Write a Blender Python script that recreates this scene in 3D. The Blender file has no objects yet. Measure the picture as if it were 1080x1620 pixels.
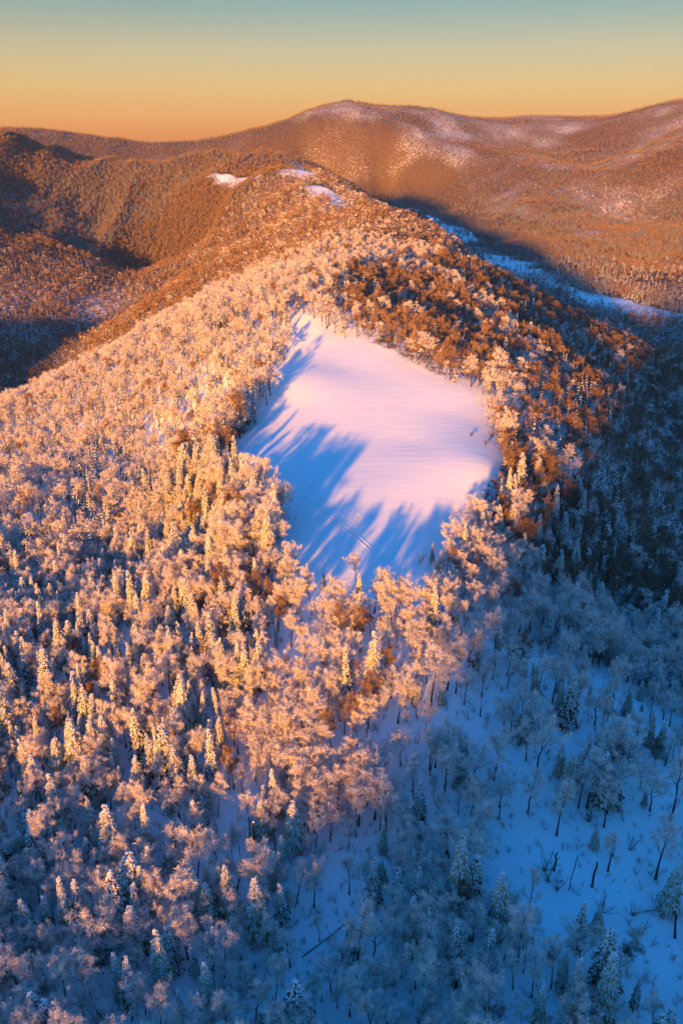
import bpy, bmesh, math, random
import numpy as np
from mathutils import Vector, Matrix

SC = bpy.context.scene
# ================================================================ camera, sky, sun, exposure
cam_d = bpy.data.cameras.new('camera'); cam = bpy.data.objects.new('camera', cam_d)
SC.collection.objects.link(cam); SC.camera = cam
cam.location = (0, 0, 0); cam.rotation_euler = (math.radians(90 - 24.9), 0, 0)
cam_d.sensor_fit = 'VERTICAL'; cam_d.sensor_height = 36; cam_d.sensor_width = 24
cam_d.lens = 28.53; cam_d.clip_start = 1; cam_d.clip_end = 60000

SUN_AZ = math.radians(20.0)          # the light travels 20 degrees right of the +Y axis
SUN_EL = math.radians(7.8)
world = bpy.data.worlds.new('World'); SC.world = world; world.use_nodes = True
nt = world.node_tree; nt.nodes.clear()
def N(t, **k):
    n = nt.nodes.new(t)
    for a, b in k.items(): setattr(n, a, b)
    return n
sky = N('ShaderNodeTexSky', sky_type='NISHITA', sun_disc=False)
sky.sun_elevation = SUN_EL; sky.sun_rotation = math.pi + SUN_AZ
sky.altitude = 900; sky.air_density = 1.2; sky.dust_density = 2.0; sky.ozone_density = 3.0
bg1 = N('ShaderNodeBackground'); bg1.inputs['Strength'].default_value = 0.05
tint = N('ShaderNodeMix', data_type='RGBA', blend_type='MULTIPLY'); tint.inputs[0].default_value = 1; tint.inputs[7].default_value = (.26, .42, .5, 1)
nt.links.new(sky.outputs[0], tint.inputs[6]); nt.links.new(tint.outputs[2], bg1.inputs[0])
tc = N('ShaderNodeTexCoord'); sep = N('ShaderNodeSeparateXYZ'); nt.links.new(tc.outputs['Generated'], sep.inputs[0])
mx = N('ShaderNodeMath', operation='MAXIMUM'); nt.links.new(sep.outputs[2], mx.inputs[0]); mx.inputs[1].default_value = 0
sq = N('ShaderNodeMath', operation='SQRT'); nt.links.new(mx.outputs[0], sq.inputs[0])
ramp = N('ShaderNodeValToRGB'); nt.links.new(sq.outputs[0], ramp.inputs[0])
SKY = [(0.0, (.43, .125, .022)), (.10, (.45, .15, .022)), (.17, (.45, .185, .032)), (.23, (.42, .22, .05)), (.29, (.32, .21, .075)),
       (.355, (.14, .155, .098)), (.46, (.03, .16, .30)), (.70, (.0, .15, .46)), (1.0, (.0, .11, .42))]
cr = ramp.color_ramp
while len(cr.elements) > 1: cr.elements.remove(cr.elements[-1])
cr.elements[0].position = SKY[0][0]; cr.elements[0].color = (*SKY[0][1], 1)
for p_, c_ in SKY[1:]:
    e = cr.elements.new(p_); e.color = (*c_, 1)
bg2 = N('ShaderNodeBackground'); bg2.inputs['Strength'].default_value = 0.58
nt.links.new(ramp.outputs[0], bg2.inputs[0])
add = N('ShaderNodeAddShader'); nt.links.new(bg1.outputs[0], add.inputs[0]); nt.links.new(bg2.outputs[0], add.inputs[1])
wo = N('ShaderNodeOutputWorld'); nt.links.new(add.outputs[0], wo.inputs[0])

sun_d = bpy.data.lights.new('sun', 'SUN'); sun = bpy.data.objects.new('sun', sun_d); SC.collection.objects.link(sun)
sun_d.energy = 5.0; sun_d.angle = math.radians(1.9); sun_d.color = (1.0, .395, .035)
Ld = Vector((math.sin(SUN_AZ) * math.cos(SUN_EL), math.cos(SUN_AZ) * math.cos(SUN_EL), -math.sin(SUN_EL)))
sun.rotation_euler = Ld.to_track_quat('-Z', 'Y').to_euler()
sun.location = (-400, -1000, 400)
SC.view_settings.view_transform = 'Standard'; SC.view_settings.look = 'None'
SC.view_settings.gamma = 1; SC.view_settings.use_curve_mapping = False; SC.view_settings.exposure = 1.42
try:
    SC.cycles.max_bounces = 5; SC.cycles.diffuse_bounces = 3; SC.cycles.glossy_bounces = 1
    SC.cycles.transmission_bounces = 1; SC.cycles.volume_bounces = 0; SC.cycles.transparent_max_bounces = 4
except Exception: pass

# ================================================================ world data
HILL_LOW, HILL_HIGH = -84.0, -27.0
HAZE = 1.0e-5
CLEARING = [(-26.8, 525.5), (-19.7, 507.9), (-15.5, 498.3), (0.0, 485.3), (22.2, 472.3), (35.9, 454.0), (54.8, 428.8), (67.0, 417.4), (73.8, 412.7), (73.0, 397.8), (66.2, 370.0), (73.3, 362.1), (74.3, 348.6), (71.7, 331.5), (66.5, 320.0), (58.6, 309.2), (52.6, 291.9), (45.6, 277.4), (37.6, 267.3), (32.9, 258.2), (31.0, 247.9), (34.9, 242.3), (32.8, 235.1), (20.9, 229.9), (4.2, 228.1), (-8.3, 228.6), (-14.4, 234.5), (-17.4, 251.5), (-21.8, 259.8), (-24.4, 268.1), (-21.4, 279.3), (-22.1, 291.8), (-25.8, 301.1), (-33.3, 313.3), (-42.6, 325.2), (-48.7, 338.4), (-50.9, 357.1), (-43.5, 373.5), (-37.6, 399.8), (-34.3, 419.1), (-39.9, 456.0), (-31.2, 464.5), (-26.4, 481.1), (-29.1, 506.3), (-29.5, 522.9)]
RIDGE_CLEARINGS = [[(-94.1, 2063.5), (-66.4, 2039.9), (-27.9, 1922.0), (-2.7, 1828.6), (5.5, 1490.6), (-10.9, 1486.9), (-42.0, 1747.0), (-74.1, 1890.4)], [(-427.4, 2758.7), (-378.6, 2696.6), (-327.0, 2670.8), (-260.5, 2581.4), (-211.3, 2284.0), (-281.7, 2513.0), (-371.9, 2639.2)], [(-163.4, 2344.7), (-150.5, 2723.7), (-63.0, 2184.8), (-94.1, 2174.2), (-138.7, 2266.4)]]
RIVER = [(299.2, 5000.0), (330.8, 4100.0), (386.7, 3500.0), (411.8, 3000.0), (411.0, 2500.0), (427.0, 2060.0), (446.0, 1780.0), (483.6, 1580.0), (520.7, 1470.0), (572.7, 1370.0), (634.8, 1270.0)]
OPENINGS = [(45.2, 195.6, 8.3), (39.4, 181.5, 6.9), (49.2, 167.0, 8.1), (64.0, 219.7, 6.8), (83.4, 219.1, 9.4), (54.8, 147.5, 10.1), (62.8, 137.1, 9.0), (49.3, 137.0, 9.8), (73.4, 151.7, 6.8), (88.0, 167.4, 6.1), (64.6, 180.9, 7.3), (89.7, 195.0, 8.8), (68.8, 123.3, 7.9), (49.5, 125.3, 6.2), (45.8, 211.8, 6.0), (42.6, 225.5, 4.9), (21.6, 177.9, 4.7), (-5.9, 130.8, 4.5), (-8.8, 113.5, 5.0), (29.0, 185.4, 4.4), (-31.8, 110.7, 3.0), (44.7, 151.7, 5.5), (74.4, 165.7, 5.1), (96.7, 187.5, 5.7), (58.0, 192.8, 6.2), (-17.0, 198.1, 2.9), (0.9, 175.0, 2.7), (-64.7, 163.9, 2.8), (-32.2, 247.7, 3.3)]
ZONE_RUSSET = [(-15.9, 513.1), (-18.2, 594.1), (12.4, 822.4), (66.7, 801.0), (101.2, 674.6), (124.2, 522.3), (123.2, 461.5), (98.0, 415.6), (79.2, 407.8), (75.1, 412.0), (54.8, 428.8), (22.2, 472.3), (0.0, 489.5)]
ZONE_SHADE = [(35.5, 947.5), (113.7, 942.7), (361.8, 1639.7), (434.3, 1406.4), (448.3, 1054.7), (1100, 900), (500, 150), (133.8, 270.6), (100.8, 266.6), (80.1, 279.0), (72.0, 300.5), (71.5, 324.9), (94.9, 390.8), (117.2, 444.2), (130.1, 529.3), (118.2, 698.3), (72.4, 870.9)]  # slope in shade, its dark bare trees and spruces also chosen to darken it
SPECIAL = {'spruce': [(-6.1, 241.0, 7.4), (-11.6, 238.8, 11.7), (-18.3, 232.2, 12.0), (-28.0, 258.9, 12.8), (9.3, 194.7, 23.8), (1.1, 193.6, 18.7), (-63.0, 129.7, 18.4), (-50.9, 128.5, 20.9), (-45.8, 133.1, 16.8), (-38.2, 114.9, 18.0), (-71.4, 127.4, 14.8), (-19.1, 127.6, 19.7), (7.5, 135.5, 15.9), (13.1, 133.6, 14.2), (17.7, 132.4, 14.7), (50.6, 118.9, 17.1), (46.9, 107.4, 15.2), (52.7, 106.0, 19.5), (62.3, 147.1, 7.6), (74.9, 130.7, 14.9), (78.3, 218.2, 14.1), (96.4, 246.4, 11.4), (87.8, 200.7, 10.1), (-59.0, 291.9, 16.0), (-34.9, 169.3, 20.8), (-20.1, 158.9, 13.4), (-12.1, 151.0, 17.4), (59.4, 107.4, 10.7), (2.1, 123.4, 11.8), (-63.8, 114.7, 11.0), (10.4, 149.7, 11.7), (32.5, 257.2, 8.7), (-27.6, 109.5, 15.7), (39.0, 103.7, 12.5)], 'frost': [(5.0, 241.7, 13.2), (53.1, 170.8, 21.4), (66.7, 153.6, 14.3), (75.0, 139.1, 20.6), (74.5, 356.7, 22.1), (38.6, 265.5, 16.0), (54.1, 280.4, 16.8), (21.4, 222.6, 18.0), (72.2, 296.6, 23.2), (54.0, 150.9, 18.0), (85.0, 156.6, 32.7), (7.0, 120.0, 19.8)], 'snag': [(67.6, 202.0, 13.4), (58.9, 136.3, 8.6), (53.3, 135.4, 11.2), (40.4, 189.8, 3.7), (43.3, 178.5, 4.7), (66.2, 147.6, 3.8), (74.4, 124.5, 9.1), (-21.2, 146.5, 15.2), (110.9, 226.7, 6.6), (51.0, 140.8, 6.8)], 'shrub': [(48.9, 137.7, 9.0), (50.5, 135.6, 7.4), (66.3, 144.7, 10.0), (71.0, 146.8, 5.4), (66.4, 129.2, 11.1), (59.6, 129.8, 7.9), (72.4, 369.5, 5.7), (67.1, 356.0, 3.1), (28.2, 257.2, 5.6), (63.1, 155.0, 6.4), (66.4, 124.6, 8.1), (61.3, 363.4, 3.1), (-15.2, 251.3, 8.3), (48.7, 140.8, 7.9), (49.9, 179.8, 6.7)]}
LOGS = [(60.7, 206.6, 62.9, 199.0), (81.4, 176.1, 90.2, 189.8), (66.3, 129.8, 74.2, 131.3), (82.5, 199.4, 91.3, 199.3), (-8.8, 123.4, 0.7, 130.4), (-34.2, 154.2, -30.1, 150.1), (-16.3, 145.1, -11.5, 156.0), (96.6, 274.9, 86.1, 255.8)]
TRACK = [(-16.2, 308.0), (-10.2, 299.5), (-2.5, 288.4), (4.8, 277.1), (10.5, 266.9), (15.1, 258.8)]
CTRL = [(0.0, 108.0, -167.2), (-70.8, 108.0, -167.2), (69.5, 106.0, -164.1), (-38.0, 109.0, -164.7), (35.7, 106.0, -160.2), (-93.0, 165.0, -169.6), (-40.1, 160.0, -164.5), (10.3, 168.0, -161.2), (60.7, 165.0, -158.3), (98.2, 182.0, -162.7), (-130.4, 262.0, -172.2), (-75.2, 240.0, -157.8), (-28.7, 222.0, -145.9), (12.0, 217.0, -142.6), (43.8, 226.0, -148.6), (78.4, 250.0, -164.3), (144.4, 290.0, -190.6), (-174.1, 370.0, -186.0), (-99.2, 335.0, -168.4), (-65.1, 310.0, -158.8), (99.0, 310.0, -171.2), (191.7, 400.0, -220.9), (87.5, 330.0, -150.1), (231.0, 500.0, -227.4), (159.1, 470.0, -171.1), (114.3, 440.0, -141.2), (285.4, 640.0, -233.0), (370.6, 860.0, -240.3), (233.4, 760.0, -187.8), (136.7, 560.0, -138.4), (-23.4, 266.6, -139.2), (-8.7, 243.7, -140.8), (13.0, 241.8, -140.9), (34.3, 254.3, -140.4), (15.4, 299.4, -136.2), (-15.8, 309.9, -135.1), (-48.2, 339.9, -132.8), (-42.0, 364.7, -129.6), (-37.8, 430.5, -120.3), (3.2, 390.8, -125.4), (-24.1, 520.6, -104.3), (0.0, 481.2, -111.3), (22.6, 481.7, -111.4), (56.0, 440.3, -119.5), (74.0, 418.4, -123.8), (69.5, 367.4, -130.5), (69.4, 330.2, -134.9), (32.5, 357.6, -130.2), (0.0, 275.1, -138.3), (0.0, 230.6, -141.6), (23.1, 230.9, -141.8), (-12.4, 227.1, -141.9), (18.9, 270.9, -138.8), (41.1, 300.5, -136.7), (51.1, 393.2, -126.2), (27.4, 429.8, -120.1), (0.0, 445.7, -117.3), (-22.6, 398.6, -124.6), (-26.6, 357.3, -130.1), (-5.7, 344.1, -131.3), (13.9, 332.2, -132.8), (-305.8, 700.0, -234.8), (-257.4, 700.0, -214.5), (-212.6, 690.0, -192.0), (-164.6, 680.0, -170.6), (-121.0, 655.0, -142.2), (-72.1, 680.0, -121.6), (-51.5, 760.0, -122.9), (13.0, 870.0, -124.5), (67.4, 900.0, -132.8), (152.3, 920.0, -145.4), (265.5, 960.0, -197.3), (449.3, 1060.0, -269.6), (-179.1, 560.0, -199.1), (-129.6, 560.0, -161.5), (-82.7, 560.0, -125.8), (-167.0, 450.0, -193.0), (-89.2, 450.0, -168.8), (-55.1, 600.0, -111.5), (10.3, 680.0, -110.6), (51.5, 610.0, -117.9), (78.3, 560.0, -125.8), (130.8, 780.0, -137.7), (-472.0, 1150.0, -345.0), (-512.8, 1350.0, -349.8), (-511.5, 1600.0, -357.6), (-448.8, 2050.0, -303.2), (-368.1, 2350.0, -283.0), (-330.3, 1250.0, -269.6), (-272.6, 1500.0, -232.9), (-167.2, 1600.0, -196.1), (-55.7, 1250.0, -139.9), (49.9, 1120.0, -121.4), (87.2, 1180.0, -117.1), (21.3, 1450.0, -121.6), (-106.0, 1600.0, -145.3), (-12.7, 1750.0, -113.2), (-70.6, 1950.0, -103.7), (-76.8, 1750.0, -134.7), (-201.0, 1950.0, -177.1), (43.9, 1500.0, -115.5), (75.3, 1280.0, -111.8), (-118.1, 2350.0, -82.7), (-199.9, 2800.0, -65.3), (-299.6, 3000.0, -64.1), (-449.7, 3150.0, -71.4), (-319.2, 2600.0, -124.3), (-272.0, 2700.0, -107.5), (-408.6, 2700.0, -116.5), (-175.4, 2200.0, -124.4), (-63.4, 2200.0, -92.0), (-326.7, 2350.0, -180.9), (-1017.9, 2600.0, -147.1), (-925.1, 2900.0, -164.0), (-739.5, 3000.0, -169.7), (-577.4, 2950.0, -166.9), (-807.6, 2000.0, -252.3), (-723.9, 2200.0, -277.6), (-642.3, 2550.0, -267.3), (-565.8, 2650.0, -240.7), (-704.2, 1700.0, -314.7), (-586.0, 1650.0, -330.5), (-586.8, 1380.0, -341.1), (-793.1, 3700.0, -131.2), (-1071.6, 3700.0, -40.0), (-1167.1, 3450.0, -22.4), (-1217.4, 3200.0, -21.6), (-958.2, 3750.0, -78.7), (-2194.3, 6500.0, 54.1), (-1939.5, 6400.0, 24.7), (-1718.0, 6400.0, -8.1), (-1493.7, 6400.0, -24.5), (-1334.3, 6600.0, -67.5), (-1268.1, 7000.0, -93.8), (-914.9, 6800.0, -35.0), (-651.0, 6600.0, 37.9), (-495.0, 6400.0, 65.2), (-358.9, 6400.0, 105.8), (-181.3, 6500.0, 180.8), (-45.9, 6600.0, 212.4), (54.2, 6500.0, 233.4), (144.6, 6500.0, 225.3), (224.8, 6450.0, 183.5), (362.7, 6500.0, 176.8), (543.4, 6500.0, 193.0), (749.3, 6700.0, 152.9), (1029.9, 7000.0, 124.5), (1311.9, 7200.0, 123.5), (1634.6, 7300.0, 148.2), (1915.7, 7200.0, 137.1), (2063.5, 6700.0, 131.8), (2117.1, 6200.0, 180.2), (2215.7, 5900.0, 197.2), (-636.9, 5600.0, -75.9), (-389.8, 5500.0, -38.9), (-158.1, 5600.0, 14.3), (79.0, 5600.0, 14.3), (316.1, 5600.0, 14.3), (645.4, 5700.0, -22.0), (1020.6, 6000.0, -42.5), (1360.8, 6000.0, -42.5), (1627.3, 5600.0, -39.6), (1800.5, 5200.0, -3.4), (-231.4, 5400.0, -126.0), (77.2, 5400.0, -143.7), (417.6, 5300.0, -158.4), (731.7, 5100.0, -169.3), (945.4, 4700.0, -171.5), (1141.4, 4400.0, -189.8), (1409.5, 4800.0, -143.5), (1508.7, 4600.0, -92.3), (1594.7, 4500.0, -31.9), (1675.0, 4400.0, 19.7), (76.6, 5300.0, -264.1), (307.9, 5300.0, -317.7), (580.0, 5000.0, -282.8), (604.9, 4600.0, -338.4), (515.3, 3500.0, -317.9), (778.5, 3800.0, -292.6), (598.9, 2600.0, -290.9), (848.1, 3200.0, -290.6), (1183.9, 3700.0, -234.3), (1243.8, 3400.0, -261.8), (1370.2, 3500.0, -198.0), (661.3, 2150.0, -286.7), (838.2, 2350.0, -263.0), (997.0, 2500.0, -244.5), (622.1, 1780.0, -289.5), (736.1, 1800.0, -279.5), (299.2, 5000.0, -357.5), (330.8, 4100.0, -338.3), (386.7, 3500.0, -322.8), (411.8, 3000.0, -325.1), (411.0, 2500.0, -311.8), (427.0, 2060.0, -297.2), (446.0, 1780.0, -286.9), (483.6, 1580.0, -282.9), (520.7, 1470.0, -285.5), (572.7, 1370.0, -282.8), (634.8, 1270.0, -288.8), (-520.0, 880.0, -300.0), (-350.0, 1000.0, -290.0), (-600.0, 700.0, -270.0), (-250.0, 950.0, -230.0), (-150.0, 1050.0, -190.0), (0.0, 1000.0, -118.0), (-420.0, 1150.0, -330.0), (-740.0, 900.0, -228.0), (300.0, 1150.0, -242.0), (250.0, 1500.0, -250.0), (150.0, 1900.0, -205.0), (350.0, 2100.0, -305.0), (200.0, 2500.0, -265.0), (350.0, 2900.0, -330.0), (100.0, 3000.0, -210.0), (150.0, 3600.0, -240.0), (250.0, 4200.0, -300.0), (950.0, 1450.0, -272.0), (640.0, 1000.0, -262.0), (740.0, 1150.0, -262.0), (800.0, 1200.0, -322.0), (1150.0, 1300.0, -268.0), (-300.0, 3700.0, -150.0), (-500.0, 4600.0, -250.0), (-900.0, 5200.0, -300.0), (-200.0, 5400.0, -260.0), (-1500.0, 4600.0, -230.0), (100.0, 5200.0, -300.0), (-2500.0, 4000.0, -60.0), (-1800.0, 2000.0, -140.0), (-1300.0, 1200.0, -220.0), (-2500.0, 3000.0, -60.0), (-3500.0, 6000.0, -50.0), (2200.0, 1500.0, -200.0), (2800.0, 2500.0, -150.0), (3500.0, 4000.0, 0.0), (3800.0, 6000.0, 230.0), (1500.0, 1600.0, -255.0), (2200.0, 2300.0, -250.0), (1300.0, 900.0, -265.0), (800.0, 500.0, -330.0), (500.0, 300.0, -230.0), (300.0, 120.0, -205.0), (600.0, 50.0, -260.0), (1300.0, 200.0, -268.0), (-200.0, 120.0, -172.0), (-400.0, 250.0, -195.0), (-800.0, 450.0, -235.0), (-1300.0, 600.0, -210.0), (-300.0, 50.0, -180.0), (0.0, 0.0, -160.0), (0.0, 30.0, -163.0), (60.0, 20.0, -164.0), (-60.0, 20.0, -164.0), (-0.0, -2.0, -160.0), (-0.0, -500.0, -190.0), (-0.0, -1500.0, -260.0), (-0.0, -5000.0, -200.0), (-0.0, -12000.0, -250.0), (-0.0, -16000.0, -300.0), (-1.0, -1.7, -160.0), (-250.0, -433.0, -190.0), (-750.0, -1299.0, -260.0), (-2500.0, -4330.1, -200.0), (-6000.0, -10392.3, -250.0), (-8000.0, -13856.4, -300.0), (-1.7, -1.0, -160.0), (-433.0, -250.0, -190.0), (-1299.0, -750.0, -260.0), (-4330.1, -2500.0, -200.0), (-10392.3, -6000.0, -250.0), (-13856.4, -8000.0, -300.0), (-2.0, 0.0, -160.0), (-500.0, 0.0, -190.0), (-1500.0, 0.0, -260.0), (-5000.0, 0.0, -200.0), (-12000.0, 0.0, -250.0), (-16000.0, 0.0, -300.0), (-1.7, 1.0, -160.0), (-433.0, 250.0, -190.0), (-1299.0, 750.0, -260.0), (-4330.1, 2500.0, -200.0), (-10392.3, 6000.0, -250.0), (-13856.4, 8000.0, -300.0), (-1.0, 1.7, -160.0), (0.0, 2.0, -160.0), (1.0, 1.7, -160.0), (1.7, 1.0, -160.0), (433.0, 250.0, -190.0), (1299.0, 750.0, -260.0), (4330.1, 2500.0, -200.0), (10392.3, 6000.0, -250.0), (13856.4, 8000.0, -300.0), (2.0, 0.0, -160.0), (500.0, 0.0, -190.0), (1500.0, 0.0, -260.0), (5000.0, 0.0, -200.0), (12000.0, 0.0, -250.0), (16000.0, 0.0, -300.0), (1.7, -1.0, -160.0), (433.0, -250.0, -190.0), (1299.0, -750.0, -260.0), (4330.1, -2500.0, -200.0), (10392.3, -6000.0, -250.0), (13856.4, -8000.0, -300.0), (1.0, -1.7, -160.0), (250.0, -433.0, -190.0), (750.0, -1299.0, -260.0), (2500.0, -4330.1, -200.0), (6000.0, -10392.3, -250.0), (8000.0, -13856.4, -300.0), (-8426.5, 7070.7, -330.0), (-12256.7, 10284.6, -330.0), (-7070.7, 8426.5, -330.0), (-10284.6, 12256.7, -330.0), (-5500.0, 9526.3, -330.0), (-8000.0, 13856.4, -330.0), (-3762.2, 10336.6, -330.0), (-5472.3, 15035.1, -330.0), (-1910.1, 10832.9, -330.0), (-2778.4, 15756.9, -330.0), (0.0, 11000.0, -330.0), (0.0, 16000.0, -330.0), (1910.1, 10832.9, -330.0), (2778.4, 15756.9, -330.0), (3762.2, 10336.6, -330.0), (5472.3, 15035.1, -330.0), (5500.0, 9526.3, -330.0), (8000.0, 13856.4, -330.0), (7070.7, 8426.5, -330.0), (10284.6, 12256.7, -330.0), (8426.5, 7070.7, -330.0), (12256.7, 10284.6, -330.0)]  # some unseen ground beside the view raised to throw shade into the valleys

# ---------------------------------------------------------------- terrain height field

def vnoise(x, y, seed=0):
    xi = np.floor(x).astype(np.int64); yi = np.floor(y).astype(np.int64)
    fx = x - xi; fy = y - yi
    fx = fx * fx * fx * (fx * (fx * 6 - 15) + 10); fy = fy * fy * fy * (fy * (fy * 6 - 15) + 10)
    def h(a, b):
        n = (a * 374761393 + b * 668265263 + seed * 1442695041) & 0xFFFFFFFF
        n = ((n ^ (n >> 13)) * 1274126177) & 0xFFFFFFFF
        n = ((n ^ (n >> 16)) * 2246822519) & 0xFFFFFFFF
        return ((n ^ (n >> 15)) & 0xFFFF) / 32767.5 - 1.0
    a = h(xi, yi); b = h(xi + 1, yi); c_ = h(xi, yi + 1); d = h(xi + 1, yi + 1)
    return (a * (1 - fx) + b * fx) * (1 - fy) + (c_ * (1 - fx) + d * fx) * fy

def fbm(x, y, oct=4, seed=0):
    s = 0; a = 1.0; t = 0
    for i in range(oct):
        s = s + a * vnoise(x * 2 ** i + 17.3 * i, y * 2 ** i - 9.1 * i, seed + i); t += a; a *= .5
    return s / t

def ridged(x, y, oct=4, seed=0):
    s = 0; a = 1.0; t = 0
    for i in range(oct):
        n = 1 - np.abs(vnoise(x * 2 ** i + 31.7 * i, y * 2 ** i + 5.3 * i, seed + i)) * 1.6
        s = s + a * n; t += a; a *= .5
    return s / t

def smooth(a, b, x):
    t = np.clip((x - a) / (b - a), 0, 1); return t * t * (3 - 2 * t)

class Ground:
    def __init__(self, ctrl):
        c = np.array(ctrl, float)
        self.q = self.to_q(c[:, 0], c[:, 1]); n = len(c)
        K = self.k(self.q, self.q) + np.eye(n) * 2e-4
        A = np.zeros((n + 3, n + 3)); A[:n, :n] = K; A[:n, n] = 1; A[:n, n + 1:] = self.q
        A[n, :n] = 1; A[n + 1:, :n] = self.q.T
        b = np.zeros(n + 3); b[:n] = c[:, 2]
        self.w = np.linalg.solve(A, b)
    @staticmethod
    def to_q(x, y):
        r = np.sqrt(x * x + y * y + 400.0)
        return np.stack([np.arctan2(x, y), np.log(r)], -1)
    @staticmethod
    def k(a, b):
        d2 = ((a[:, None, :] - b[None, :, :]) ** 2).sum(-1)
        return np.where(d2 > 1e-12, .5 * d2 * np.log(np.maximum(d2, 1e-12)), 0)
    def base(self, x, y):
        sh = x.shape; x = x.ravel(); y = y.ravel(); out = np.empty(len(x)); n = len(self.q)
        for i in range(0, len(x), 20000):
            q = self.to_q(x[i:i + 20000], y[i:i + 20000])
            out[i:i + 20000] = self.k(q, self.q) @ self.w[:n] + self.w[n] + q @ self.w[n + 1:]
        return out.reshape(sh)
    def height(self, x, y):
        z = self.base(x, y)
        r = np.sqrt(x * x + y * y)
        # hill behind the viewpoint whose long shadow lies over the lower forest
        w = x * math.cos(SUN_AZ) - y * math.sin(SUN_AZ)
        s = x * math.sin(SUN_AZ) + y * math.cos(SUN_AZ)
        crest = HILL_LOW + (HILL_HIGH - HILL_LOW) * smooth(-56, -18, w) + 45 * smooth(-30, 60, w) + 10 * fbm(w / 45, w * 0, 4, 5)
        crest = crest - 40 * smooth(-105, -225, w) - 140 * smooth(500, 1500, w)
        bell = np.exp(-((s + 420) / 170.0) ** 2)
        back = smooth(-90, -250, s)
        z = z + back * bell * (crest - z)
        far = smooth(1400, 2900, r)
        mid = smooth(350, 900, r)
        clear = 1 - smooth(0.0, 1.0, in_clear(x, y))
        z = z + far * (72 * (ridged(x / 330 + .12 * y / 330, y / 1500, 4, 3) - .5) * (1 - .78 * smooth(4500, 5600, r)) * river_keep(x, y))
        z = z + (.35 + 2.2 * mid * (1 - far)) * fbm(x / 45, y / 45, 4, 11) * (0.25 + .75 * clear) * 2
        z = z + .22 * fbm(x / 7, y / 7, 3, 21) * (0.15 + .85 * clear) * (1 - mid)
        z = z + far * 5 * fbm(x / 140, y / 140, 3, 31) * river_keep(x, y)
        return z

def poly_dist(poly, x, y):
    """signed distance to a closed polygon, negative inside"""
    sh = np.shape(x); x = np.ravel(x).astype(float); y = np.ravel(y).astype(float)
    p = np.array(poly, float); q = np.roll(p, -1, 0)
    d = np.full(x.shape, 1e18); inside = np.zeros(x.shape, bool)
    for (ax, ay), (bx, by) in zip(p, q):
        ex, ey = bx - ax, by - ay
        t = np.clip(((x - ax) * ex + (y - ay) * ey) / (ex * ex + ey * ey), 0, 1)
        d = np.minimum(d, (x - ax - t * ex) ** 2 + (y - ay - t * ey) ** 2)
        if ay != by:
            inside ^= ((ay > y) != (by > y)) & (x < (bx - ax) * (y - ay) / (by - ay) + ax)
    d = np.sqrt(d); d[inside] *= -1
    return d.reshape(sh)

def line_dist(line, x, y):
    sh = np.shape(x); x = np.ravel(x).astype(float); y = np.ravel(y).astype(float)
    p = np.array(line, float); d = np.full(x.shape, 1e18)
    for (ax, ay), (bx, by) in zip(p[:-1], p[1:]):
        ex, ey = bx - ax, by - ay
        t = np.clip(((x - ax) * ex + (y - ay) * ey) / (ex * ex + ey * ey), 0, 1)
        d = np.minimum(d, (x - ax - t * ex) ** 2 + (y - ay - t * ey) ** 2)
    return np.sqrt(d).reshape(sh)

def in_clear(x, y):
    if not CLEARING: return np.zeros(np.shape(x))
    return np.clip(-poly_dist(CLEARING, x, y) / 8 + .5, 0, 1)

def river_keep(x, y):
    k = smooth(60, 330, line_dist(RIVER, x, y))
    for P_ in RIDGE_CLEARINGS: k = k * smooth(-10, 320, poly_dist(P_, x, y))
    return k


G = Ground(CTRL)
rng = np.random.default_rng(7)
random.seed(7)

# ================================================================ helpers
def link(o, parent=None):
    SC.collection.objects.link(o)
    if parent is not None: o.parent = parent
    return o
def tag(o, label=None, cat=None, group=None, kind=None):
    if label: o['label'] = label
    if cat: o['category'] = cat
    if group: o['group'] = group
    if kind: o['kind'] = kind
    return o

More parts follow.
